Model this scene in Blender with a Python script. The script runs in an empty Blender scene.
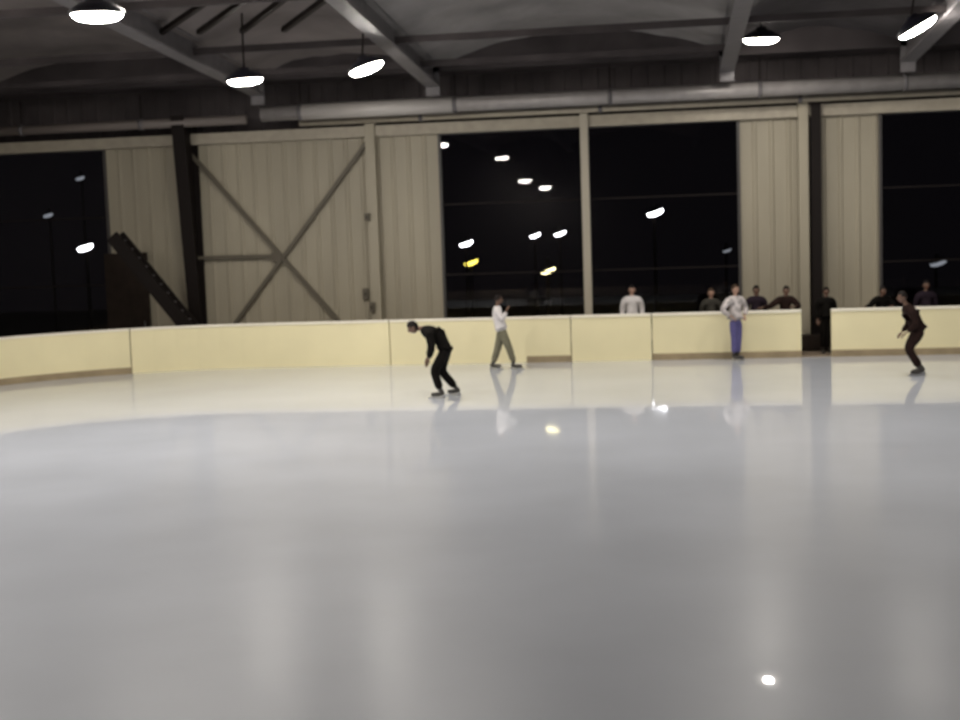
import bpy, bmesh, math, random
from mathutils import Vector, Matrix, noise
random.seed(7)
S = bpy.context.scene
C = S.collection
# ------------------------------------------------------------------ camera
FPX = 1300.0
YAW = math.radians(8.5)
ROLL = math.radians(1.95)
PITCH = math.atan(120.0 / FPX)
CAM = Vector((0, 0, 3.0))
RM = (Matrix.Rotation(YAW, 3, 'Z') @ Matrix.Rotation(math.pi / 2 - PITCH, 3, 'X') @ Matrix.Rotation(-ROLL, 3, 'Z'))
cd = bpy.data.cameras.new('camera')
cd.sensor_width = 36.0
cd.lens = 36.0 * FPX / 960.0
cd.clip_end = 400
cam = bpy.data.objects.new('camera', cd)
cam.matrix_world = Matrix.Translation(CAM) @ RM.to_4x4()
C.objects.link(cam)
S.camera = cam
cd.dof.use_dof = True            # the photograph is softly out of focus at the far side
cd.dof.focus_distance = 6.0
cd.dof.aperture_fstop = 2.8
# ------------------------------------------------------------------ world, exposure
W = bpy.data.worlds.new('night')
S.world = W
W.use_nodes = True
W.node_tree.nodes['Background'].inputs[0].default_value = (0.30, 0.26, 0.34, 1)
W.node_tree.nodes['Background'].inputs[1].default_value = 0.012
S.view_settings.view_transform = 'Standard'
S.view_settings.look = 'None'
S.view_settings.gamma = 1
S.view_settings.exposure = 0.0
S.view_settings.use_curve_mapping = False
LAMP = 120.0           # radiance of a lamp bowl

# ------------------------------------------------------------------ pixel -> world (photograph measurements)
def ray(px, py):
    return RM @ Vector(((px - 480) / FPX, -(py - 360) / FPX, -1))
def onY(px, py, Y):
    d = ray(px, py); return CAM + d * ((Y - CAM.y) / d.y)
def onZ(px, py, Z):
    d = ray(px, py); return CAM + d * ((Z - CAM.z) / d.z)
def onD(px, py, D):
    return CAM + ray(px, py) * D

# ------------------------------------------------------------------ materials
def mat(name, col, rough=0.6, metal=0.0, spec=0.5, noise_amt=0.0, nscale=4.0, bump=0.0, bscale=20.0, stretch=(1, 1, 1), emit=None, estr=0.0):
    m = bpy.data.materials.new(name); m.use_nodes = True
    nt = m.node_tree; b = nt.nodes['Principled BSDF']
    b.inputs['Base Color'].default_value = (*col, 1)
    b.inputs['Roughness'].default_value = rough
    b.inputs['Metallic'].default_value = metal
    b.inputs['Specular IOR Level'].default_value = spec
    if noise_amt or bump:
        tc = nt.nodes.new('ShaderNodeTexCoord'); mp = nt.nodes.new('ShaderNodeMapping')
        mp.inputs['Scale'].default_value = stretch
        nt.links.new(tc.outputs['Object'], mp.inputs[0])
    if noise_amt:
        n = nt.nodes.new('ShaderNodeTexNoise'); n.inputs['Scale'].default_value = nscale; n.inputs['Detail'].default_value = 5
        nt.links.new(mp.outputs[0], n.inputs['Vector'])
        r = nt.nodes.new('ShaderNodeMapRange')
        r.inputs[1].default_value = 0.3; r.inputs[2].default_value = 0.7
        r.inputs[3].default_value = 1 - noise_amt; r.inputs[4].default_value = 1 + noise_amt
        nt.links.new(n.outputs[0], r.inputs[0])
        mx = nt.nodes.new('ShaderNodeMix'); mx.data_type = 'RGBA'; mx.blend_type = 'MULTIPLY'
        mx.inputs['Factor'].default_value = 1
        mx.inputs['A'].default_value = (*col, 1)
        nt.links.new(r.outputs[0], mx.inputs['B'])
        nt.links.new(mx.outputs['Result'], b.inputs['Base Color'])
    if bump:
        n2 = nt.nodes.new('ShaderNodeTexNoise'); n2.inputs['Scale'].default_value = bscale; n2.inputs['Detail'].default_value = 4
        nt.links.new(mp.outputs[0], n2.inputs['Vector'])
        bp = nt.nodes.new('ShaderNodeBump'); bp.inputs['Strength'].default_value = bump; bp.inputs['Distance'].default_value = 0.05
        nt.links.new(n2.outputs[0], bp.inputs['Height']); nt.links.new(bp.outputs[0], b.inputs['Normal'])
    if emit:
        b.inputs['Emission Color'].default_value = (*emit, 1); b.inputs['Emission Strength'].default_value = estr
    return m

def ice_material():
    m = mat('ice', (0.63, 0.665, 0.74), 0.40, noise_amt=0.07, nscale=0.35, bump=0.05, bscale=1.3)
    b = m.node_tree.nodes['Principled BSDF']
    b.inputs['IOR'].default_value = 1.31
    b.inputs['Coat Weight'].default_value = 0.85
    # scuffed ice near the camera side, smooth wet ice at the far side, one wet patch
    nt = m.node_tree; L = nt.links.new
    tc = nt.nodes.new('ShaderNodeTexCoord'); sx = nt.nodes.new('ShaderNodeSeparateXYZ'); L(tc.outputs['Object'], sx.inputs[0])
    nz = nt.nodes.new('ShaderNodeTexNoise'); nz.inputs['Scale'].default_value = 0.5; L(tc.outputs['Object'], nz.inputs['Vector'])
    ad = nt.nodes.new('ShaderNodeMath'); ad.operation = 'MULTIPLY_ADD'; L(nz.outputs[0], ad.inputs[0]); ad.inputs[1].default_value = 5.0; L(sx.outputs['Y'], ad.inputs[2])
    mr = nt.nodes.new('ShaderNodeMapRange'); L(ad.outputs[0], mr.inputs[0])
    mr.interpolation_type = 'SMOOTHSTEP'; mr.inputs[1].default_value = 8.5; mr.inputs[2].default_value = 23.0; mr.inputs[3].default_value = 0.255; mr.inputs[4].default_value = 0.045
    cw = nt.nodes.new('ShaderNodeMapRange'); L(ad.outputs[0], cw.inputs[0]); cw.interpolation_type = 'SMOOTHSTEP'
    cw.inputs[1].default_value = 8.0; cw.inputs[2].default_value = 24.0; cw.inputs[3].default_value = 0.12; cw.inputs[4].default_value = 0.92
    wp = onZ(768.5, 680, 0)
    mp = nt.nodes.new('ShaderNodeMapping'); mp.vector_type = 'POINT'
    mp.inputs['Location'].default_value = (-wp.x * 11, -wp.y * 5, 0); mp.inputs['Scale'].default_value = (11, 5, 1)
    L(tc.outputs['Object'], mp.inputs[0])
    ln = nt.nodes.new('ShaderNodeVectorMath'); ln.operation = 'LENGTH'; L(mp.outputs[0], ln.inputs[0])
    pm = nt.nodes.new('ShaderNodeMapRange'); L(ln.outputs['Value'], pm.inputs[0])
    pm.inputs[1].default_value = 0.35; pm.inputs[2].default_value = 1.3; pm.inputs[3].default_value = 0.04; pm.inputs[4].default_value = 1.0
    mn = nt.nodes.new('ShaderNodeMath'); mn.operation = 'MINIMUM'; L(mr.outputs[0], mn.inputs[0]); L(pm.outputs[0], mn.inputs[1])
    L(mn.outputs[0], b.inputs['Coat Roughness'])
    iv = nt.nodes.new('ShaderNodeMath'); iv.operation = 'SUBTRACT'; iv.inputs[0].default_value = 1.0; L(pm.outputs[0], iv.inputs[1])
    cm = nt.nodes.new('ShaderNodeMath'); cm.operation = 'MAXIMUM'; L(cw.outputs[0], cm.inputs[0]); L(iv.outputs[0], cm.inputs[1])
    L(cm.outputs[0], b.inputs['Coat Weight'])
    b.inputs['Coat IOR'].default_value = 1.31
    return m
def glass_material():
    m = bpy.data.materials.new('window_glass'); m.use_nodes = True
    nt = m.node_tree; nt.nodes.clear()
    o = nt.nodes.new('ShaderNodeOutputMaterial'); mx = nt.nodes.new('ShaderNodeMixShader')
    t = nt.nodes.new('ShaderNodeBsdfTransparent'); g = nt.nodes.new('ShaderNodeBsdfGlossy')
    t.inputs[0].default_value = (0.8, 0.8, 0.8, 1)
    g.inputs['Roughness'].default_value = 0.01
    f = nt.nodes.new('ShaderNodeFresnel'); f.inputs[0].default_value = 1.45
    nt.links.new(f.outputs[0], mx.inputs[0]); nt.links.new(t.outputs[0], mx.inputs[1]); nt.links.new(g.outputs[0], mx.inputs[2])
    nt.links.new(mx.outputs[0], o.inputs[0])
    return m

M = dict(
    ice=ice_material(), glass=glass_material(),
    board=mat('cream_board_plastic', (0.83, 0.755, 0.48), 0.35, noise_amt=0.06, nscale=0.6),
    board_cap=mat('pale_board_cap', (0.88, 0.83, 0.70), 0.4),
    kick=mat('brown_kick_strip', (0.30, 0.235, 0.14), 0.6, noise_amt=0.2, nscale=2),
    clad=mat('cream_cladding', (0.33, 0.295, 0.22), 0.55, noise_amt=0.12, nscale=0.5, stretch=(2.0, 1, 0.35)),
    plinth=mat('dark_plinth', (0.025, 0.018, 0.014), 0.8, spec=0.12, noise_amt=0.2),
    walk=mat('brown_rubber_floor', (0.22, 0.17, 0.12), 0.8, noise_amt=0.2),
    darkwall=mat('dark_block_wall', (0.05, 0.045, 0.045), 0.85, noise_amt=0.2),
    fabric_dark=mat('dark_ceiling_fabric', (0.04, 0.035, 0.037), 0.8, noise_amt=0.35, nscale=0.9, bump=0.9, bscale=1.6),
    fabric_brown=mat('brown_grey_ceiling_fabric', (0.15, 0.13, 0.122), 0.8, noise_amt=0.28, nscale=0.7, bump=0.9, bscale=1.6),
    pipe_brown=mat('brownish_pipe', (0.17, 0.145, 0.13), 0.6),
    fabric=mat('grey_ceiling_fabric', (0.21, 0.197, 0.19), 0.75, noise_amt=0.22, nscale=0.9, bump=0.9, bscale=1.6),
    eave=mat('dark_eave_lining', (0.052, 0.044, 0.044), 0.8, spec=0.2, noise_amt=0.35, nscale=0.8),
    steel=mat('dark_grey_steel', (0.115, 0.107, 0.11), 0.5, noise_amt=0.15),
    black=mat('black_painted_steel', (0.012, 0.009, 0.008), 0.6, spec=0.12),
    duct=mat('grey_duct_metal', (0.30, 0.28, 0.27), 0.4, 0.15, noise_amt=0.12),
    duct_highlight=mat('pale_duct_highlight', (0.50, 0.47, 0.44), 0.4, 0.1),  # highlight on the duct, put into a paler colour
    header=mat('beige_header', (0.36, 0.32, 0.25), 0.55, noise_amt=0.1),
    frame=mat('dark_window_frame', (0.05, 0.045, 0.042), 0.5),
    mullion=mat('beige_mullion', (0.42, 0.38, 0.30), 0.5),
    brace=mat('brown_brace', (0.10, 0.085, 0.06), 0.6),
    housing=mat('black_lamp_housing', (0.012, 0.012, 0.02), 0.4),
    bowl=mat('lamp_bowl', (0.9, 0.9, 0.9), 0.4, emit=(1.0, 0.94, 0.86), estr=LAMP),
    street_white=mat('street_lamp_lens', (0.9, 0.9, 0.9), 0.4, emit=(0.95, 0.95, 1.0), estr=14),
    street_warm=mat('street_lamp_warm_lens', (0.9, 0.9, 0.8), 0.4, emit=(1.0, 0.88, 0.45), estr=7),
    street_yellow=mat('street_lamp_yellow_lens', (0.9, 0.8, 0.2), 0.4, emit=(1.0, 0.8, 0.12), estr=5),
    street_dim=mat('street_lamp_dim_lens', (0.9, 0.9, 0.9), 0.4, emit=(0.7, 0.75, 0.85), estr=0.5),
    asphalt=mat('night_asphalt', (0.02, 0.02, 0.022), 0.9, noise_amt=0.2),
    skin=mat('skin', (0.42, 0.26, 0.19), 0.5), skin_dark=mat('tanned_skin', (0.16, 0.09, 0.06), 0.5),
    hair=mat('dark_hair', (0.012, 0.009, 0.008), 0.6, spec=0.15), hair_brown=mat('brown_hair', (0.05, 0.03, 0.018), 0.6, spec=0.15),
    eye=mat('eye', (0.03, 0.02, 0.02), 0.2), lip=mat('lips', (0.35, 0.14, 0.11), 0.5),
    cloth_black=mat('black_cloth', (0.007, 0.006, 0.005), 0.85, spec=0.1, noise_amt=0.3, nscale=8),
    cloth_char=mat('charcoal_cloth', (0.045, 0.042, 0.035), 0.85, spec=0.1, noise_amt=0.3, nscale=8),
    cloth_white=mat('white_cloth', (0.66, 0.63, 0.62), 0.8, noise_amt=0.1, nscale=8),
    cloth_grey=mat('patterned_grey_cloth', (0.50, 0.46, 0.45), 0.8, noise_amt=0.55, nscale=9),
    cloth_olive=mat('olive_grey_cloth', (0.17, 0.16, 0.11), 0.85, spec=0.1, noise_amt=0.2, nscale=8),
    cloth_brown=mat('dark_brown_cloth', (0.022, 0.012, 0.010), 0.85, spec=0.1, noise_amt=0.3, nscale=8),
    cloth_plum=mat('dark_plum_cloth', (0.022, 0.015, 0.022), 0.85, spec=0.1, noise_amt=0.3, nscale=8),
    denim=mat('blue_denim', (0.10, 0.09, 0.24), 0.85, noise_amt=0.2, nscale=10),
    boot=mat('dark_boot', (0.05, 0.045, 0.04), 0.5), blade=mat('skate_blade', (0.6, 0.6, 0.6), 0.3, 0.9),
)
M['frame_beige'] = M['mullion']

# ------------------------------------------------------------------ mesh helpers
def link(name, bm, m, parent=None, smooth=False, loc=None):
    me = bpy.data.meshes.new(name)
    bmesh.ops.recalc_face_normals(bm, faces=bm.faces[:])
    bm.to_mesh(me); bm.free()
    for mm in (m if isinstance(m, (list, tuple)) else [m]): me.materials.append(mm)
    if smooth:
        for p in me.polygons: p.use_smooth = True
    o = bpy.data.objects.new(name, me); C.objects.link(o)
    if parent: o.parent = parent
    if loc is not None: o.location = loc
    return o
def root(name, loc, label, cat, group=None, rz=0.0):
    o = bpy.data.objects.new(name, None); C.objects.link(o)
    o.empty_display_size = 0.2
    o.location = loc; o.rotation_euler = (0, 0, rz)
    return tag(o, label, cat, group)
def tag(o, label, cat, group=None):
    o['label'] = label; o['category'] = cat
    if group: o['group'] = group
    return o
def struct(o):
    o['kind'] = 'structure'; return o
def box(bm, x0, x1, y0, y1, z0, z1, mi=0):
    v = [bm.verts.new((x, y, z)) for z in (z0, z1) for y in (y0, y1) for x in (x0, x1)]
    for f in ((0, 2, 3, 1), (4, 5, 7, 6), (0, 1, 5, 4), (2, 6, 7, 3), (0, 4, 6, 2), (1, 3, 7, 5)):
        bm.faces.new([v[i] for i in f]).material_index = mi
    return v
def bevel(bm, w, seg=2):
    bmesh.ops.bevel(bm, geom=bm.edges[:], offset=w, segments=seg, affect='EDGES', profile=0.6)
def frame_of(d):
    d = d.normalized(); up = Vector((0, 0, 1)) if abs(d.z) < 0.95 else Vector((0, 1, 0))
    a = d.cross(up).normalized(); return a, d.cross(a).normalized()
def tube(bm, pts, r, n=10, mi=0, caps=True):
    pts = [Vector(p) for p in pts]; rings = []
    rs = r if isinstance(r, (list, tuple)) else [r] * len(pts)
    for i, p in enumerate(pts):
        d = (pts[min(i + 1, len(pts) - 1)] - pts[max(i - 1, 0)])
        a, b = frame_of(d)
        rings.append([bm.verts.new(p + (a * math.cos(t) + b * math.sin(t)) * rs[i]) for t in [2 * math.pi * k / n for k in range(n)]])
    for i in range(len(rings) - 1):
        for k in range(n):
            bm.faces.new((rings[i][k], rings[i][(k + 1) % n], rings[i + 1][(k + 1) % n], rings[i + 1][k])).material_index = mi
    if caps:
        bm.faces.new(rings[0]).material_index = mi; bm.faces.new(rings[-1][::-1]).material_index = mi
def bar(bm, p, q, w, h, mi=0):
    p = Vector(p); q = Vector(q); a, b = frame_of(q - p); v = []
    for c in (p, q):
        for sa, sb in ((-1, -1), (1, -1), (1, 1), (-1, 1)): v.append(bm.verts.new(c + a * sa * w / 2 + b * sb * h / 2))
    for f in ((0, 1, 2, 3), (7, 6, 5, 4), (0, 4, 5, 1), (1, 5, 6, 2), (2, 6, 7, 3), (3, 7, 4, 0)):
        bm.faces.new([v[i] for i in f]).material_index = mi
def lathe(bm, prof, n=24, mi=0):
    rings = []
    for r, z in prof:
        if r < 1e-5: rings.append([bm.verts.new((0, 0, z))])
        else: rings.append([bm.verts.new((r * math.cos(2 * math.pi * k / n), r * math.sin(2 * math.pi * k / n), z)) for k in range(n)])
    for a, b in zip(rings, rings[1:]):
        for k in range(n):
            k2 = (k + 1) % n
            if len(a) == 1: f = (a[0], b[k], b[k2])
            elif len(b) == 1: f = (a[k], b[0], a[k2])
            else: f = (a[k], b[k], b[k2], a[k2])
            bm.faces.new(f).material_index = mi

# ------------------------------------------------------------------ the setting
YB = 31.2      # far boards, rink side
YW = 33.7      # far wall
XL, XR, YN = -24.0, 30.0, -10.0
CX, CR = -10.2, 6.2          # start and radius of the rounded rink corner
# floor and ice
bm = bmesh.new(); box(bm, XL, XR, YN, YW + 0.3, -0.3, -0.03); struct(link('floor', bm, M['walk']))
bm = bmesh.new()
outl = [(XR - 2, 3.0), (XR - 2, YB)]
for i in range(0, 19):
    a = math.radians(90 + 5 * i); outl.append((CX + CR * math.cos(a), YB - CR + CR * math.sin(a)))
outl.append((CX - CR, 3.0))
lo = [bm.verts.new((x, y, -0.029)) for x, y in outl]; hi = [bm.verts.new((x, y, 0)) for x, y in outl]
bm.faces.new(hi); bm.faces.new(lo[::-1])
for i in range(len(outl)):
    j = (i + 1) % len(outl); bm.faces.new((lo[i], lo[j], hi[j], hi[i]))
struct(link('ice_sheet', bm, M['ice']))

# far wall: ribbed cladding between the window openings
def wx(px, py=225): return onY(px, py, YW).x
ZSILL, ZHEAD, ZTOP = 0.6, 5.80, 7.1
spans = [(wx(110), wx(441)), (wx(741), wx(879))]
wins = [(XL, wx(110)), (wx(441), wx(587)), (wx(587), wx(741)), (wx(879), XR)]
bm = bmesh.new()
def ribbed(bm, x0, x1, z0, z1):
    p = 0.42; xs = []; x = x0
    while x < x1 - 1e-4:
        for dx, dy in ((0, 0), (0.30, 0), (0.33, -0.03), (0.39, -0.03)):
            if x + dx < x1: xs.append((x + dx, YW + dy))
        x += p
    xs.append((x1, YW))
    f = [(bm.verts.new((x, y, z0)), bm.verts.new((x, y, z1))) for x, y in xs]
    for a, b in zip(f, f[1:]): bm.faces.new((a[0], b[0], b[1], a[1]))
    bk = [bm.verts.new((x, YW + 0.25, z)) for x, z in ((x0, z0), (x1, z0), (x1, z1), (x0, z1))]
    bm.faces.new(bk[::-1])
    bm.faces.new([f[0][0], f[0][1], bk[3], bk[0]]); bm.faces.new([f[-1][0], bk[1], bk[2], f[-1][1]])
for a, b in spans: ribbed(bm, a, b, 0.28, ZHEAD)
for a, b in wins: ribbed(bm, a, b, 0.28, ZSILL)
struct(link('wall_back', bm, M['clad']))
bm = bmesh.new(); ribbed(bm, XL, XR, ZHEAD + 0.001, ZTOP + 0.6); struct(link('wall_back_upper', bm, M['eave']))
bm = bmesh.new(); box(bm, XL, XR, YW - 0.06, YW + 0.25, -0.03, 0.279); struct(link('baseboard_back', bm, M['plinth']))
# windows: frame, transoms, panes
for i, (a, b) in enumerate(wins):
    nm = 'window_%d' % (i + 1)
    r = bpy.data.objects.new(nm, None); C.objects.link(r); r.location = ((a + b) / 2, YW, ZSILL); struct(r)
    def loc(bm):
        bmesh.ops.translate(bm, verts=bm.verts[:], vec=-Vector(r.location)); return bm
    bm = bmesh.new()
    for x0, x1 in ((a, a + 0.07), (b - 0.07, b)): box(bm, x0, x1, YW - 0.05, YW + 0.12, ZSILL, ZHEAD)
    box(bm, a + 0.07, b - 0.07, YW - 0.05, YW + 0.12, ZSILL, ZSILL + 0.08); box(bm, a + 0.07, b - 0.07, YW - 0.05, YW + 0.12, ZHEAD - 0.05, ZHEAD)
    link('window_frame', loc(bm), M['frame'], r)
    for z in (2.12, 3.95):
        bm = bmesh.new(); box(bm, a + 0.07, b - 0.07, YW + 0.0, YW + 0.07, z - 0.02, z + 0.02); link('transom', loc(bm), M['black'], r)
    for z0, z1 in ((ZSILL + 0.08, 2.10), (2.14, 3.93), (3.97, ZHEAD - 0.05)):
        bm = bmesh.new(); box(bm, a + 0.07, b - 0.07, YW + 0.03, YW + 0.04, z0, z1); link('pane', loc(bm), M['glass'], r)
# header beam over the windows, ledge behind the left boards
bm = bmesh.new(); box(bm, XL, XR, YW - 0.22, YW - 0.031, ZHEAD - 0.03, ZHEAD + 0.26); bevel(bm, 0.015); struct(link('trim_1', bm, M['header']))
# remaining shell
bm = bmesh.new(); box(bm, XL - 0.3, XL, YN, YW + 0.3, -0.3, 9.5); struct(link('wall_left', bm, M['darkwall']))
bm = bmesh.new(); box(bm, XR, XR + 0.3, YN, YW + 0.3, -0.3, 9.5); struct(link('wall_right', bm, M['darkwall']))
bm = bmesh.new(); box(bm, XL, XR, YN - 0.3, YN, -0.3, 9.5); struct(link('wall_front', bm, M['darkwall']))
# outside ground
bm = bmesh.new(); box(bm, -70, 90, YW + 0.3, 130, -3.4, -3.0); struct(link('car_park_ground', bm, M['asphalt']))

# ------------------------------------------------------------------ roof: rafters and the fabric vaults between them
SL = 0.05
YE = 31.9                     # far end of the vaults
Z0 = 6.78
def ceil_z(x, y):
    for a, b in zip(rx, rx[1:]):
        if a <= x <= b:
            t = (x - a) / (b - a); return zr(y) + 0.45 + min(0.85, 0.09 * (b - a) + 0.15) * (1 - (2 * t - 1) ** 2)
    return zr(y) + 0.5
def zr(y): return Z0 + SL * (YE - max(y, 8.0))
rx = [onD(x, y, 32.0).x for x, y in ((-60, 95), (250, 90), (433, 80), (725, 78), (895, 62))]
rx = [XL + 1.2] + rx + [rx[-1] + 6.5, rx[-1] + 13.0]
rx = [rx[0]] + rx[1:]
bm = bmesh.new()
NY, NX = 60, 18
for bi, (a, b) in enumerate(zip(rx, rx[1:])):
    rise = min(0.85, 0.09 * (b - a) + 0.15)
    grid = []
    for j in range(NY + 1):
        y = YE + (YN - YE) * j / NY
        row = []
        for i in range(NX + 1):
            t = i / NX; x = a + (b - a) * t
            arch = rise * (1 - (2 * t - 1) ** 2)
            wr = 0.10 * noise.noise(Vector((x * 0.7, y * 1.1, 0))) + 0.05 * noise.noise(Vector((x * 2.1 + 5, y * 2.7, 3)))
            sag = -0.07 * abs(math.sin(y * math.pi / 2.4))
            row.append(bm.verts.new((x, y, zr(y) + 0.45 + arch + (wr + sag) * math.sin(math.pi * t) ** 0.5)))
        grid.append(row)
    for j in range(NY):
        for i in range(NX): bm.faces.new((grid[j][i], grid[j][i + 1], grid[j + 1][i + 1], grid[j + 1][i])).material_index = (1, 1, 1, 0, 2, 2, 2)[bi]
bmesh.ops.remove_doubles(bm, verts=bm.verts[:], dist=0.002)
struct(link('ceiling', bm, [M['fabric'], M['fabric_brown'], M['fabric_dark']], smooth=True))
# dark lining of the eaves beyond the vaults
bm = bmesh.new()
box(bm, XL, XR, YE + 0.02, YW + 0.3, 7.25, 7.35); box(bm, XL, XR, YE, YE + 0.02, 7.15, 9.0)
struct(link('ceiling_eaves', bm, M['eave']))
bm = bmesh.new(); box(bm, XL, XR, YN, YW + 0.3, 9.45, 9.6); struct(link('ceiling_deck', bm, M['eave']))
rl = ['grey roof beam running off the left edge above the left window', 'grey roof beam running behind the two lamps at the upper left',
      'grey sloping roof beam right of the tilted lamp, left of the picture middle', 'steep grey roof beam just left of the round lamp at the upper right',
      'dark roof beam passing the tilted lamp in the top right corner']
for i, x in enumerate(rx[1:6]):
    r = root('roof_beam', (x, YE, zr(YE)), rl[i], 'roof beam', 'roof beams')
    pts = [(YE, 0), (8.0, zr(8.0) - Z0), (YN, zr(8.0) - Z0)]
    bm = bmesh.new()
    for (y0, z0), (y1, z1) in zip(pts, pts[1:]):
        for w0, h0, h1 in ((0.17, 0, 0.06), (0.03, 0.06, 0.5), (0.17, 0.5, 0.56)):
            v = [bm.verts.new((sx * w0, y - YE, z + h)) for y, z in ((y0, z0), (y1, z1)) for sx, h in ((-1, h0), (1, h0), (1, h1), (-1, h1))]
            for f in ((0, 1, 2, 3), (7, 6, 5, 4), (0, 4, 5, 1), (1, 5, 6, 2), (2, 6, 7, 3), (3, 7, 4, 0)): bm.faces.new([v[k] for k in f])
    link('beam', bm, M['steel'], r)
    bm = bmesh.new(); box(bm, -0.17, 0.17, 0.0, 0.05, -0.22, 0.5); link('end_plate', bm, M['steel'], r)
# purlins across the roof
for k, y in enumerate((30.3, 27.5, 23.2)):
    bm = bmesh.new(); box(bm, rx[1] if k == 0 else rx[0], rx[4] if k == 0 else rx[5], -0.05, 0.05, 0, 0.14)
    o = link('purlin', bm, M['eave'], loc=(0, y, zr(y) + 0.2))
    tag(o, ['thin purlin across the roof nearest the far wall', 'thin purlin across the roof, second from the far wall', 'thin purlin across the roof near the top edge of the picture'][k], 'purlin', 'roof purlins')
# diagonal roof bracing between the two left beams
bl = ['dark diagonal roof rod left of the upper left lamps crossing upward', 'dark diagonal roof rod rising to the right above the second lamp', 'short dark roof rod next to the left roof beam near the top', 'dark roof rod leaning the other way near the grey sloping beam']
for k, (p, q) in enumerate((((200, 55), (262, -20)), ((243, 52), (300, -20)), ((160, 38), (225, -15)), ((285, 60), (345, -5)))):
    a = onD(*p, 26.5); b = onD(*q, 23.0)
    a.z = zr(a.y) + 0.32; b.z = zr(b.y) + 0.34
    bm = bmesh.new(); bar(bm, Vector((0, 0, 0)), b - a, 0.1, 0.1)
    o = link('roof_rod', bm, M['black'], loc=a); tag(o, bl[k], 'roof rod', 'diagonal roof rods')

# ------------------------------------------------------------------ pipes along the head of the far wall
def run(name, p0, p1, Y, r, m, label, cat, joints=(), hang=0.0):
    a = onY(*p0, Y); b = onY(*p1, Y); z = (a.z + b.z) / 2
    R = root(name, (a.x, Y, z), label, cat)
    bm = bmesh.new(); tube(bm, [(0, 0, 0), (b.x - a.x, 0, 0)], r, 16); link('pipe', bm, m, R, True)
    for j in joints:
        x = onY(j, 100, Y).x - a.x
        bm = bmesh.new(); tube(bm, [(x - 0.05, 0, 0), (x + 0.05, 0, 0)], r + 0.025, 16); link('collar', bm, M['steel'], R, True)
    if hang:
        for j in joints:
            x = onY(j, 100, Y).x - a.x
            bm = bmesh.new(); tube(bm, [(x, 0, r), (x, 0, hang)], 0.02, 6); link('hanger', bm, M['black'], R)
    return R
vd = run('ventilation_duct', (262, 119), (1010, 72), 32.6, 0.185, M['duct'], 'long grey round duct running along the head of the far wall', 'duct', (300, 455, 610, 760, 905), 0.75)
sa, sb = onY(300, 100, 32.6).x - vd.location.x, onY(455, 100, 32.6).x - vd.location.x  # slightly thicker, paler section paints the highlight along the duct
bm = bmesh.new(); tube(bm, [(sa, 0, 0), (sb, 0, 0)], 0.2, 16); link('highlight_section', bm, M['duct_highlight'], vd, True)['label'] = 'paler sleeve section'
run('pipe_run', (-40, 134), (246, 119), 32.75, 0.12, M['pipe_brown'], 'thinner brownish pipe ending at upper left below the lamps', 'pipe', (20, 140), 0.75)
run('conduit', (300, 128), (1010, 84), 33.2, 0.08, M['header'], 'slim beige conduit just below the grey duct on the far wall', 'pipe', (420, 600, 800), 0)

# ------------------------------------------------------------------ columns and posts of the far wall
def column(px_base, px_top, label, w=0.17):
    base = onY(*px_base, YW - 0.4); X = base.x
    top = onY(*px_top, YW - 1.0)
    # distance in front of the wall at the head so that the front flange meets the measured point
    yt = YW - 0.4
    for k in range(400):
        yt = YW - 0.4 - k * 0.005
        if abs(onY(*px_top, yt).x - X) < 0.02: break
    yt = max(yt, YW - 1.75)
    R = root('steel_column', (X, YW - 0.4, -0.03), label, 'column')
    H = 6.5; d0, d1 = 0.0, yt - (YW - 0.4)
    bm = bmesh.new()
    def slab(w, ya0, yb0, ya1, yb1):
        v = [bm.verts.new((sx * w, y, z)) for z, ya, yb in ((0.02, ya0, yb0), (H, ya1, yb1)) for sx, y in ((-1, ya), (1, ya), (1, yb), (-1, yb))]
        for f in ((3, 2, 1, 0), (4, 5, 6, 7), (0, 1, 5, 4), (1, 2, 6, 5), (2, 3, 7, 6), (3, 0, 4, 7)): bm.faces.new([v[k] for k in f])
    slab(w, d0, d0 + 0.05, d1, d1 + 0.05); slab(0.03, d0 + 0.05, 0.28, d1 + 0.05, 0.28); slab(w, 0.28, 0.33, 0.28, 0.33)
    link('column', bm, M['black'], R)
    bm = bmesh.new(); box(bm, -0.27, 0.27, -0.12, 0.33, 0, 0.03); link('base_plate', bm, M['black'], R)
    return R
column((197, 322), (178, 158), 'black tapered steel column leaning beside the crossed braces')
rc = column((818, 330), (815, 112), 'black steel column behind the gap in the boards', 0.12)
bm = bmesh.new(); box(bm, -0.42, -0.18, 0.05, 0.3, 0, 6.45); bevel(bm, 0.01); link('pale_post', bm, M['clad'], rc)
bm = bmesh.new(); box(bm, -0.38, -0.2, -0.25, 0.05, 6.29, 6.5); bevel(bm, 0.02); link('bracket', bm, M['duct'], rc)
bm = bmesh.new(); box(bm, -0.48, 0.34, -0.35, 0.3, 0.03, 0.40); bevel(bm, 0.02); link('footing', bm, M['plinth'], rc)
def post(px, w, m, z1, label, y0=0.33):
    x = wx(px); R = root('wall_post', (x, YW - 0.15, -0.03), label, 'post')
    bm = bmesh.new(); box(bm, -w / 2, w / 2, -y0 + 0.15, 0.05, 0, z1); bevel(bm, 0.012); link('shaft', bm, m, R)
    bm = bmesh.new(); box(bm, -w / 2 - 0.06, w / 2 + 0.06, -y0 + 0.10, 0.05, 0, 0.05); link('foot_plate', bm, M['steel'], R)
    return R
p1 = post(376, 0.26, M['clad'], 6.2, 'cream wall post at the right end of the crossed braces')
p2 = post(587, 0.2, M['mullion'], 6.2, 'beige post standing between the two large dark windows')
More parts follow.
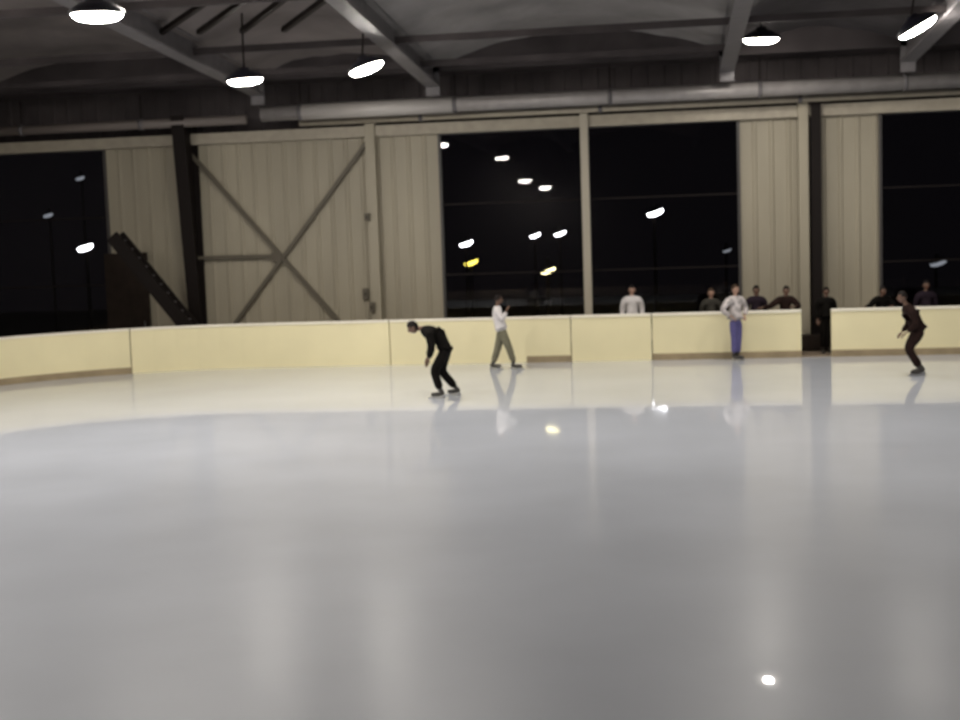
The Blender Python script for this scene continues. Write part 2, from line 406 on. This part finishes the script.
# fittings by the left post
for k, (x, y, w, h) in enumerate(((368, 217, 0.14, 0.2), (366, 294, 0.16, 0.3), (373, 307, 0.14, 0.26))):
    p = onY(x, y, YW - 0.30 if k != 1 else YW - 0.05)
    yb = -0.12
    bm = bmesh.new(); box(bm, -w / 2, w / 2, -0.12, 0.0, -h / 2, h / 2); bevel(bm, 0.02)
    R = root('switch_box', (p.x, YW - 0.33 if k != 1 else YW, p.z), ['small dark box halfway up the cream wall post', 'dark box on the cladding left of the cream post', 'dark box low on the cream wall post'][k], 'switch box')
    link('case', bm, M['brace'], R)
    bm = bmesh.new(); tube(bm, [(0, -0.12, 0), (0, -0.15, 0)], 0.025, 8); link('knob', bm, M['black'], R)
# crossed wall braces
yb_ = YW - 0.12
R = root('cross_brace', onY(277, 256, yb_), 'brown crossed diagonal braces with a short strut on the cream wall', 'brace')
o0 = Vector(R.location)
for nm, p, q in (('diagonal', (189, 152), (343, 326)), ('diagonal', (370, 138), (232, 328)), ('strut', (198, 258), (277, 256))):
    bm = bmesh.new(); bar(bm, onY(*p, yb_) - o0, onY(*q, yb_) - o0, 0.10, 0.10); link(nm, bm, M['brace'], R)
bm = bmesh.new(); tube(bm, [(0, -0.07, 0), (0, -0.02, 0)], 0.16, 12); link('gusset', bm, M['brace'], R)
# dark diagonal and doorway at the left
yd = 31.95
p, q = onY(112, 236, yd), onY(194, 326, yd)
R = root('stair_flight', (q.x, yd, -0.03), 'dark steep stair flight descending to the right at the left column', 'stair')
o0 = Vector(R.location)
bm = bmesh.new(); bar(bm, p - o0, Vector((q.x + 0.1, yd, 0.62)) - o0, 0.08, 0.34); link('stringer', bm, M['black'], R)
bm = bmesh.new(); bar(bm, p - o0 + Vector((0, 0.42, 0)), Vector((q.x + 0.1, yd + 0.42, 0.62)) - o0, 0.08, 0.34); link('stringer', bm, M['black'], R)
n = 12
e = Vector((q.x + 0.1, yd, 0.62))
for lx in (0.1,):
    bm = bmesh.new(); box(bm, lx - 0.06, lx + 0.02, 0.0, 0.46, 0.0, 0.62); link('landing_leg', bm, M['black'], R)
for k in range(n):
    c = p.lerp(e, (k + 0.5) / n) - o0
    bm = bmesh.new(); box(bm, c.x - 0.13, c.x + 0.13, 0.02, 0.40, c.z - 0.02, c.z + 0.02); link('tread', bm, M['steel'], R)
x0, x1 = onY(109, 300, YW).x, onY(151, 300, YW).x
bm = bmesh.new(); box(bm, -(x1 - x0) / 2, (x1 - x0) / 2, 0, 0.10, 0, 3.0); bevel(bm, 0.02)
R = root('door', ((x0 + x1) / 2, YW - 0.165, -0.03), 'dark door under the stair flight beside the left window', 'door')
link('leaf', bm, M['plinth'], R)
bm = bmesh.new(); tube(bm, [((x1 - x0) / 2 - 0.12, -0.05, 0.95), ((x1 - x0) / 2 - 0.12, -0.05, 1.15)], 0.02, 8); tube(bm, [((x1 - x0) / 2 - 0.12, -0.05, 1.05), ((x1 - x0) / 2 - 0.12, 0.01, 1.05)], 0.012, 8); link('handle', bm, M['steel'], R)

# ------------------------------------------------------------------ rink boards
BH = 1.12
def arc_pt(s):                # s = distance along the board line, 0 at the start of the corner, negative into the corner
    if s >= 0: return Vector((CX + s, YB, 0)), Vector((0, 1, 0))
    a = math.pi / 2 - s / CR
    return Vector((CX + CR * math.cos(a), YB - CR + CR * math.sin(a), 0)), Vector((math.cos(a), math.sin(a), 0))
def sweep(bm, s0, s1, prof, o):
    n = max(1, int(abs(s1 - s0) / 0.5)) if s0 < 0 else 1
    rings = []
    for i in range(n + 1):
        p, nn = arc_pt(s0 + (s1 - s0) * i / n)
        rings.append([bm.verts.new(p + nn * y + Vector((0, 0, z)) - o) for y, z in prof])
    k = len(prof)
    for a, b in zip(rings, rings[1:]):
        for j in range(k): bm.faces.new((a[j], a[(j + 1) % k], b[(j + 1) % k], b[j]))
    bm.faces.new(rings[0]); bm.faces.new(rings[-1][::-1])
def s_of(px):
    lo, hi = -CR * 1.4, 30.0
    for _ in range(50):
        mid = (lo + hi) / 2
        c = RM.transposed() @ (arc_pt(mid)[0] + Vector((0, 0, 0.5)) - CAM)
        if 480 - FPX * c.x / c.z < px: lo = mid
        else: hi = mid
    return lo
def board(s0, s1, label, kick=True, s_kick=None):
    o, nn = arc_pt((s0 + s1) / 2)
    R = root('rink_board', o, label, 'rink board', 'boards around the ice')
    g = 0.012
    bm = bmesh.new(); sweep(bm, s0 + g, s1 - g, [(0.0, 0.0), (0.0, BH - 0.06), (0.12, BH - 0.06), (0.12, 0.0)], o); link('panel', bm, M['board'], R)
    bm = bmesh.new(); sweep(bm, s0 + g, s1 - g, [(-0.025, BH - 0.06), (-0.025, BH - 0.015), (-0.01, BH), (0.13, BH), (0.145, BH - 0.015), (0.145, BH - 0.06)], o); link('top_rail', bm, M['board_cap'], R)
    if kick:
        k0 = s_kick if s_kick is not None else s0
        bm = bmesh.new(); sweep(bm, k0 + g, s1 - g, [(-0.03, 0.0), (-0.03, 0.14), (-0.02, 0.155), (0, 0.155), (0, 0.0)], o); link('kick_strip', bm, M['kick'], R)
    return R
sA, sB, sC, sD, sE, sF = s_of(131), s_of(526), s_of(571), s_of(652), s_of(802), s_of(831)
board(-9.7, sA, 'curved cream rink board in the left corner, left of the seam')
board(sA, s_of(390), 'long cream rink board below the crossed wall braces', False)
board(s_of(390), sC, 'cream rink board behind the white topped skater', True, sB)
board(sC, sD, 'short cream gate board below the beige window post', False)
board(sD, sE, 'cream rink board behind the person in blue trousers, left of the gap')
board(sE + 1.17 * 0 + (sF - sE), sF + 9.0, 'cream rink board behind the right skater, right of the gap')
bm = bmesh.new(); box(bm, 0, sF - sE, 0.0, 0.25, -0.03, 0.03); bevel(bm, 0.008)
o = link('threshold', bm, M['walk'], loc=(CX + sE, YB, 0)); tag(o, 'brown threshold on the floor of the gap in the boards', 'threshold')

# ------------------------------------------------------------------ lamps
def make_lamp(loc, label, tilt=(0, 0), scale=1.0, group='hanging hall lamps', rod=None):
    R = root('hanging_lamp', loc, label, 'lamp', group, YAW)
    T = Matrix.Rotation(tilt[0], 4, 'Y') @ Matrix.Rotation(tilt[1], 4, 'X') @ Matrix.Scale(scale, 4)
    bm = bmesh.new(); lathe(bm, [(0.0, 0.24), (0.10, 0.24), (0.14, 0.18), (0.26, 0.14), (0.41, 0.04), (0.42, 0.0), (0.42, -0.02), (0.385, -0.02), (0.37, 0.02), (0.0, 0.05)])
    bmesh.ops.transform(bm, matrix=T, verts=bm.verts[:]); link('shade', bm, M['housing'], R, True)
    bm = bmesh.new(); lathe(bm, [(0.38, -0.02), (0.365, -0.06), (0.31, -0.10), (0.2, -0.125), (0.0, -0.135)], 20)
    bmesh.ops.transform(bm, matrix=T, verts=bm.verts[:]); link('bowl', bm, M['bowl'], R, True)
    top = T @ Vector((0, 0, 0.22))
    zt = (ceil_z(loc.x, loc.y) + 0.02 if rod is None else rod)
    bm = bmesh.new(); tube(bm, [top, (0, 0, max(zt - loc.z, 0.5))], 0.02, 8); link('hanger', bm, M['black'], R)
    return R
def at_z(px, py, z): return onZ(px, py, z)
make_lamp(at_z(97, 13, 6.62), 'large round hanging lamp at the top left, nearest of the lamps', (0, 0.06), 1.0)
make_lamp(at_z(245, 79, 6.55), 'round hanging lamp below the left roof beam, second from the left', (-0.06, 0.06), 0.97)
make_lamp(at_z(366, 67, 6.6), 'tilted narrow looking lamp left of the grey sloping roof beam', (-0.33, 0.0), 0.95)
make_lamp(at_z(761, 38, 7.15), 'round hanging lamp right of the steep roof beam, above the pale panels', (0, 0.1), 0.98)
make_lamp(at_z(917, 26, 6.85), 'tilted lamp in the top right corner of the picture', (-0.5, -0.05), 1.0)
hl = 'unseen round hanging lamp added to light the ice, above the picture'
for x, y in ((-17.5, 20.0), (-12.5, 20.5), (-8, 20.5), (-3.5, 20.5), (1, 20.3), (5.5, 20), (10.5, 20), (16, 21), (23, 27), (-17, 12), (-13.5, 12), (-11.2, 7), (-14.5, 16.6)):  # unseen hall lamps, added and spaced to brighten the ice
    make_lamp(Vector((x, y, 7.25)), hl, group='added lamps lighting the ice')
# lamps over the stand behind the camera, whose reflections show in the far windows
def mirror_spot(px, py, Y):
    g = onY(px, py, YW + 0.03); d = ray(px, py); d.y = -d.y
    return g + d * ((Y - g.y) / d.y)
for (px, py) in ((502, 157), (525, 180), (545, 187)):
    make_lamp(mirror_spot(px, py, -8.0), 'round hanging lamp over the stand behind the picture', group='lamps over the stand', rod=8.6)

# ------------------------------------------------------------------ street lamps outside the windows
def street(px, py, Y, m, size, label):
    p = onY(px, py, Y); g = -3.0
    R = root('street_lamp', (p.x, p.y, g), label, 'street lamp', 'lamps outside the windows', YAW)
    h = p.z - g
    bm = bmesh.new(); tube(bm, [(0, 0.25, 0), (0, 0.25, h + 0.2), (0, 0.15, h + 0.30), (0, 0, h + 0.27)], [0.09, 0.05, 0.045, 0.04], 8); link('pole', bm, M['black'], R, True)
    bm = bmesh.new(); lathe(bm, [(0, size * 0.55), (size * 0.5, size * 0.45), (size * 1.05, size * 0.15), (size * 1.05, size * 0.1), (0, size * 0.1)], 12)
    bmesh.ops.transform(bm, matrix=Matrix.Rotation(-0.3, 4, 'Y') @ Matrix.Translation((0, 0, 0)), verts=bm.verts[:])
    bmesh.ops.translate(bm, verts=bm.verts[:], vec=(0, 0, h)); link('hood', bm, M['black'], R, True)
    bm = bmesh.new(); lathe(bm, [(size, size * 0.09), (size * 0.95, -size * 0.25), (size * 0.6, -size * 0.42), (0, -size * 0.5)], 12)
    bmesh.ops.transform(bm, matrix=Matrix.Rotation(-0.3, 4, 'Y'), verts=bm.verts[:])
    bmesh.ops.translate(bm, verts=bm.verts[:], vec=(0, 0, h)); link('lens', bm, m, R, True)
street(466, 243, 60, M['street_white'], 0.32, 'white lamp outside, directly above the yellow one in the left large window')
street(471, 262, 76, M['street_yellow'], 0.42, 'yellow lamp outside in the lower left of the large window')
street(535, 235, 62, M['street_white'], 0.26, 'white lamp outside, left one of a close pair in the left large window')
street(560, 233, 62, M['street_white'], 0.28, 'white lamp outside, right one of a close pair in the left large window')
street(548, 270, 34.3, M['street_warm'], 0.20, 'brightest warm white lamp low in the left large window')
street(655, 212, 52, M['street_white'], 0.33, 'only bright lamp seen in the right one of the two middle windows')
street(85, 247, 55, M['street_white'], 0.36, 'bright lamp seen in the dark window at far left')
street(80, 178, 60, M['street_dim'], 0.22, 'dim added lamp standing in for a glass reflection, high in the far left window')  # added lamp in place of an indoor lamp mirrored in the pane
street(48, 215, 60, M['street_dim'], 0.24, 'dim added lamp standing in for a glass reflection, left of the bright one in the far left window')  # likewise added for a mirrored indoor lamp
street(938, 262, 55, M['street_dim'], 0.34, 'dim lamp seen in the window at the right edge')
street(727, 250, 60, M['street_dim'], 0.2, 'faint lamp near the right side of the middle windows')

# ------------------------------------------------------------------ people
def skin_into(bm_out, nodes, edges, rt, sub=1, mi=0):
    """nodes: name -> (Vector, radius). Grows one smooth surface along the edges and adds it to bm_out."""
    keys = list(nodes); idx = {k: i for i, k in enumerate(keys)}
    me = bpy.data.meshes.new('tmp'); me.from_pydata([nodes[k][0] for k in keys], [(idx[a], idx[b]) for a, b in edges], [])
    o = bpy.data.objects.new('tmp', me); C.objects.link(o)
    md = o.modifiers.new('s', 'SKIN'); md.use_smooth_shade = True
    if not me.skin_vertices: me.attributes
    for k in keys:
        sv = me.skin_vertices[0].data[idx[k]]
        r = nodes[k][1]; sv.radius = (r, r) if not isinstance(r, tuple) else r
        sv.use_root = (k == rt)
    sb = o.modifiers.new('d', 'SUBSURF'); sb.levels = sub; sb.render_levels = sub
    dg = bpy.context.evaluated_depsgraph_get(); dg.update()
    ev = bpy.data.meshes.new_from_object(o.evaluated_get(dg))
    n0 = len(bm_out.faces)
    bm_out.from_mesh(ev); bm_out.faces.ensure_lookup_table()
    for f in bm_out.faces[n0:]: f.material_index = mi
    bpy.data.objects.remove(o); bpy.data.meshes.remove(me); bpy.data.meshes.remove(ev)
def ell(bm, c, r, mi=0, rot=None, u=14, v=10):
    res = bmesh.ops.create_uvsphere(bm, u_segments=u, v_segments=v, radius=1)
    Mx = Matrix.Translation(c) @ (rot.to_4x4() if rot else Matrix.Identity(4)) @ Matrix.Diagonal((*r, 1))
    bmesh.ops.transform(bm, matrix=Mx, verts=res['verts'])
    for vv in res['verts']:
        for f in vv.link_faces: f.material_index = mi
    return res['verts']
def head_into(bm, c, rot, k):
    vs = ell(bm, Vector(), (0.076 * k, 0.095 * k, 0.117 * k), 0, None, 18, 14)
    for v in vs:
        if v.co.z < 0:
            t = -v.co.z / (0.117 * k); v.co.x *= 1 - 0.28 * t; v.co.y = v.co.y * (1 - 0.25 * t) + 0.015 * k * t
    ns = ell(bm, Vector((0, 0.098 * k, -0.018 * k)), (0.014 * k, 0.022 * k, 0.026 * k), 0, None, 8, 6); vs += ns
    for s in (-1, 1):
        vs += ell(bm, Vector((s * 0.078 * k, 0.0, -0.01 * k)), (0.012 * k, 0.022 * k, 0.034 * k), 0, None, 8, 6)
        vs += ell(bm, Vector((s * 0.031 * k, 0.085 * k, 0.012 * k)), (0.012 * k, 0.010 * k, 0.008 * k), 1, None, 8, 6)
    vs += ell(bm, Vector((0, 0.086 * k, -0.058 * k)), (0.024 * k, 0.010 * k, 0.008 * k), 2, None, 8, 6)
    bmesh.ops.transform(bm, matrix=Matrix.Translation(c) @ rot.to_4x4(), verts=vs)
def hand_into(bm, w, d, side, k):
    d = d.normalized(); a, b = frame_of(d)
    rot = Matrix((a, b, d)).transposed()
    ell(bm, w + d * 0.05 * k, (0.040 * k, 0.016 * k, 0.052 * k), 0, rot, 10, 8)
    for i, (off, ln) in enumerate(((-0.029, 0.066), (-0.010, 0.078), (0.010, 0.073), (0.028, 0.056))):
        p0 = w + d * 0.085 * k + a * off * k
        tube(bm, [p0, p0 + d * ln * 0.5 * k + b * 0.006 * k, p0 + d * ln * 0.85 * k + b * 0.024 * k], [0.0095 * k, 0.0085 * k, 0.006 * k], 6)
    p0 = w + d * 0.03 * k + a * side * 0.032 * k
    tube(bm, [p0, p0 + (d * 0.03 + a * side * 0.026) * k, p0 + (d * 0.058 + a * side * 0.03 + b * 0.012) * k], [0.012 * k, 0.010 * k, 0.007 * k], 6)

def person(loc, rz, J, label, top, legs, skin='skin', hair='hair', k=1.0, skates=True, look=(0, 0), long_hair=False, group=None, collar=.95):
    """J: joints in the body frame (side, forward, up); limbs come as L / R pairs."""
    J = {a: Vector(b) for a, b in J.items()}
    R = root('person', loc, label, 'person', group, rz)
    T = lambda *ks: {q: (J[q], r) for q, r in ks}
    bm = bmesh.new()
    nd = {}
    for q, r in (('pelvis', .05), ('spine', .07), ('chest', .075), ('neck', .05), ('head', .045)): nd[q] = (J[q], r * k)
    ed = [('pelvis', 'spine'), ('spine', 'chest'), ('chest', 'neck'), ('neck', 'head')]
    for s in 'LR':
        for q, r in (('hip', .06), ('knee', .055), ('ankle', .04), ('sh', .036), ('el', .034), ('wr', .027)): nd[q + s] = (J[q + s], r * k)
        ed += [('pelvis', 'hip' + s), ('hip' + s, 'knee' + s), ('knee' + s, 'ankle' + s), ('chest', 'sh' + s), ('sh' + s, 'el' + s), ('el' + s, 'wr' + s)]
    skin_into(bm, nd, ed, 'pelvis', 1)
    lookm = Matrix.Rotation(look[0], 3, 'Z') @ Matrix.Rotation(look[1], 3, 'X')
    head_into(bm, J['head'] + lookm @ Vector((0, 0.015, 0.05)) * k, lookm, k)
    for s, sg in (('L', -1), ('R', 1)): hand_into(bm, J['wr' + s], J['wr' + s] - J['el' + s], -sg, k)
    link('body', bm, [M[skin], M['eye'], M['lip']], R, True)
    # hair
    bm = bmesh.new()
    vs = ell(bm, Vector(), (0.086 * k, 0.104 * k, 0.125 * k), 0, None, 16, 14)
    dead = [v for v in vs if v.co.z < (-0.11 if long_hair else -0.05) * k or (v.co.y > 0.045 * k and v.co.z < 0.05 * k) or (v.co.y > 0.0 and v.co.z < 0.0)]
    bmesh.ops.delete(bm, geom=dead, context='VERTS')
    bmesh.ops.transform(bm, matrix=Matrix.Translation(J['head'] + lookm @ Vector((0, 0.012, 0.055)) * k) @ lookm.to_4x4(), verts=bm.verts[:])
    link('hair', bm, M[hair], R, True)
    # top
    bm = bmesh.new()
    wst = J['pelvis'].lerp(J['spine'], .45); up_ = J['chest'].lerp(J['neck'], .45)
    nd = {'hem': (J['pelvis'].lerp(J['spine'], -.3), .12 * k), 'low': (J['pelvis'], .14 * k), 'waist': (wst, .145 * k), 'spine': (J['spine'], .150 * k), 'chest': (J['chest'], .155 * k), 'upper': (up_, .125 * k), 'collar': (J['chest'].lerp(J['neck'], collar), .07 * k)}
    ed = [('hem', 'low'), ('low', 'waist'), ('waist', 'spine'), ('spine', 'chest'), ('chest', 'upper'), ('upper', 'collar')]
    for s in 'LR':
        nd['sh' + s] = (J['sh' + s], .098 * k); nd['el' + s] = (J['el' + s], .072 * k); nd['wr' + s] = (J['el' + s].lerp(J['wr' + s], .9), .052 * k)
        ed += [('upper', 'sh' + s), ('sh' + s, 'el' + s), ('el' + s, 'wr' + s)]
    skin_into(bm, nd, ed, 'spine', 2); link('jacket', bm, M[top], R, True)
    # trousers
    bm = bmesh.new()
    nd = {'pelvis': (J['pelvis'], .122 * k), 'belt': (J['pelvis'].lerp(J['spine'], .6), .115 * k)}; ed = [('belt', 'pelvis')]
    for s in 'LR':
        nd['hip' + s] = (J['hip' + s], .118 * k); nd['knee' + s] = (J['knee' + s], .092 * k); nd['ank' + s] = (J['knee' + s].lerp(J['ankle' + s], .92), .075 * k)
        ed += [('pelvis', 'hip' + s), ('hip' + s, 'knee' + s), ('knee' + s, 'ank' + s)]
    skin_into(bm, nd, ed, 'pelvis', 2); link('trousers', bm, M[legs], R, True)
    # boots / skates
    for s in 'LR':
        a, t = J['ankle' + s], J['toe' + s]
        d = (t - a); d.z = 0; d.normalize()
        zb = a.z - 0.085
        bm = bmesh.new()
        heel = Vector((a.x, a.y, zb + 0.03)) - d * 0.05; toe = Vector((a.x, a.y, zb + 0.02)) + d * 0.19
        skin_into(bm, {'cuff': (a + (J['knee' + s] - a).normalized() * 0.13, .055), 'an': (a, .052), 'heel': (heel, .045), 'mid': (heel.lerp(toe, .55), .048), 'toe': (toe, .038)},
                  [('cuff', 'an'), ('an', 'heel'), ('heel', 'mid'), ('mid', 'toe')], 'an', 1)
        bt = link('skate' if skates else 'shoe', bm, M['boot'], R, True)
        if skates:
            b2 = bmesh.new(); zz = zb - 0.052
            c0, c1 = heel - d * 0.04, toe + d * 0.05; c0.z = c1.z = zz + 0.012
            bar(b2, c0, c1, 0.012, 0.024)
            for c in (heel, heel.lerp(toe, .75)):
                bar(b2, Vector((c.x, c.y, zz + 0.02)), Vector((c.x, c.y, zb + 0.01)), 0.02, 0.06)
            link('blade', b2, M['blade'], bt)
    return R

SK = 0.137       # ankle height on skates
LEFT = YAW + math.pi / 2; RIGHT = YAW - math.pi / 2; FRONT = YAW + math.pi
def foot(px, py): return onZ(px, py, 0.0)
def J_(**kw): return kw
# bent skater in black, facing left
person(foot(443, 397.5), LEFT, J_(
    pelvis=(0, -.07, .90), spine=(0, -.09, 1.09), chest=(0, .12, 1.26), neck=(0, .36, 1.355), head=(0, .49, 1.34),
    hipL=(-.1, -.07, .86), hipR=(.1, -.07, .86), kneeL=(-.12, .15, .54), kneeR=(.14, .02, .50), ankleL=(-.10, .04, SK), ankleR=(.30, -.26, SK),
    toeL=(-.1, .25, 0), toeR=(.36, -.05, 0), shL=(-.19, .20, 1.22), shR=(.19, .20, 1.22), elL=(-.24, .17, .97), elR=(.22, .2, .97), wrL=(-.16, .25, .76), wrR=(.14, .27, .78)),
    'person in black bent far forward skating left on open ice', 'cloth_black', 'cloth_black', k=1.04, look=(0, -.55), skin='skin_dark', long_hair=True, collar=1.1)
# white topped skater, striding
person(foot(503, 369.5), RIGHT, J_(
    pelvis=(0, .0, .92), spine=(0, -.05, 1.08), chest=(0, -.09, 1.32), neck=(0, -.09, 1.49), head=(0, -.07, 1.57),
    hipL=(-.09, .0, .88), hipR=(.09, .0, .88), kneeL=(-.1, -.10, .50), kneeR=(.1, .15, .52), ankleL=(-.1, -.22, SK), ankleR=(.1, .26, SK),
    toeL=(-.1, 0, 0), toeR=(.1, .5, 0), shL=(-.18, -.09, 1.37), shR=(.18, -.09, 1.37), elL=(-.24, -.12, 1.10), elR=(.24, .02, 1.16), wrL=(-.2, .0, .92), wrR=(.2, .12, 1.36)),
    'person in a white top and olive trousers striding in front of the boards', 'cloth_white', 'cloth_olive', k=0.97, look=(0.2, 0), skin='skin_dark')
# right skater in dark clothes, crouching, facing left
person(foot(920, 375), LEFT, J_(
    pelvis=(0, .02, .90), spine=(0, .07, 1.06), chest=(0, .20, 1.28), neck=(0, .29, 1.45), head=(0, .33, 1.53),
    hipL=(-.1, .03, .86), hipR=(.1, .03, .86), kneeL=(-.1, .26, .55), kneeR=(.1, .22, .53), ankleL=(-.1, .04, SK), ankleR=(.1, -.06, SK),
    toeL=(-.1, .3, 0), toeR=(.1, .2, 0), shL=(-.19, .21, 1.31), shR=(.19, .21, 1.31), elL=(-.25, .15, 1.04), elR=(.25, .13, 1.03), wrL=(-.22, .34, .88), wrR=(.2, .3, .86)),
    'person in dark brown clothes crouching with bent knees, skating at the right edge', 'cloth_brown', 'cloth_brown', k=0.98, look=(0, -.1), skin='skin_dark')
# upright skater in grey top and blue trousers at the boards
f = onY(736, 359, YB - 0.42); f.z = 0
def standing(h, lean=0.0, arms='down', spread=.09, elw=.24):
    q = h / 1.75
    d = J_(pelvis=(0, 0, .93), spine=(0, 0, 1.08), chest=(0, lean * .6, 1.32), neck=(0, lean, 1.49), head=(0, lean * 1.15, 1.57),
           hipL=(-.09, 0, .89), hipR=(.09, 0, .89), kneeL=(-spread, .03, .50), kneeR=(spread, .03, .50), ankleL=(-spread, 0, .1), ankleR=(spread, 0, .1),
           toeL=(-spread - .03, .2, 0), toeR=(spread + .03, .2, 0), shL=(-.19, lean * .6, 1.38), shR=(.19, lean * .6, 1.38))
    if arms == 'down': d.update(elL=(-elw, lean * .5 - .04, 1.12), elR=(elw, lean * .5 - .04, 1.12), wrL=(-elw, .06, .88), wrR=(elw, .06, .88))
    if arms == 'hips': d.update(elL=(-.36, -.05, 1.16), elR=(.36, -.05, 1.16), wrL=(-.2, .1, 1.0), wrR=(.2, .1, 1.0))
    if arms == 'rail': d.update(elL=(-.26, lean * .6 + .16, 1.2), elR=(.26, lean * .6 + .16, 1.2), wrL=(-.16, lean + .27, 1.23), wrR=(.16, lean + .27, 1.23))
    if arms == 'side': d.update(elL=(-.3, lean * .6 + .16, 1.22), elR=(.42, lean * .6 + .1, 1.24), wrL=(-.14, lean + .25, 1.23), wrR=(.62, lean + .16, 1.23))
    return {a: (x[0] * q, x[1] * q, x[2] * q) for a, x in d.items()}
js = standing(1.74, arms='hips', spread=.05)
up = SK - js['ankleL'][2]
js = {a: (x[0], x[1], x[2] + (up if not a.startswith('toe') else 0)) for a, x in js.items()}
person(f, FRONT + 0.5, js, 'person in a patterned grey top and blue trousers standing on ice at the boards', 'cloth_grey', 'denim', k=1.0, skates=True, hair='hair_brown')
# onlookers behind the boards
def onlooker(px, Y, h, label, top, legs, arms='rail', lean=.1, turn=0.0, hair='hair', skin='skin', look=(0, -.1)):
    p = onY(px, 300, Y); p.z = -0.03
    person(p, FRONT + turn, standing(h, lean, arms), label, top, legs, skates=False, hair=hair, skin=skin, k=h / 1.75, look=look)
onlooker(632, 32.6, 1.80, 'person in a pale top standing behind the boards in the middle window', 'cloth_white', 'cloth_char', 'down', .0)
onlooker(711, 32.3, 1.68, 'fair faced person in dark clothes behind the boards left of the blue trousers', 'cloth_char', 'cloth_black', 'down', .0, hair='hair_brown')
onlooker(756, 32.2, 1.72, 'dark clothed person behind the boards right of the blue trousers', 'cloth_plum', 'cloth_black', 'down', .02, skin='skin_dark')
onlooker(785, 32.0, 1.70, 'dark brown clothed person leaning along the boards left of the gap', 'cloth_brown', 'cloth_black', 'side', .1, skin='skin_dark')
onlooker(826, 32.5, 1.62, 'person in black standing in the gap in the boards', 'cloth_black', 'cloth_black', 'down', 0, skin='skin_dark')
onlooker(880, 32.2, 1.62, 'person in black leaning on the boards left of the right skater', 'cloth_black', 'cloth_black', 'side', .1, skin='skin_dark', turn=.3)
onlooker(926, 32.4, 1.72, 'person in plum behind the boards right of the right skater', 'cloth_plum', 'cloth_black', 'down', .0, skin='skin_dark')
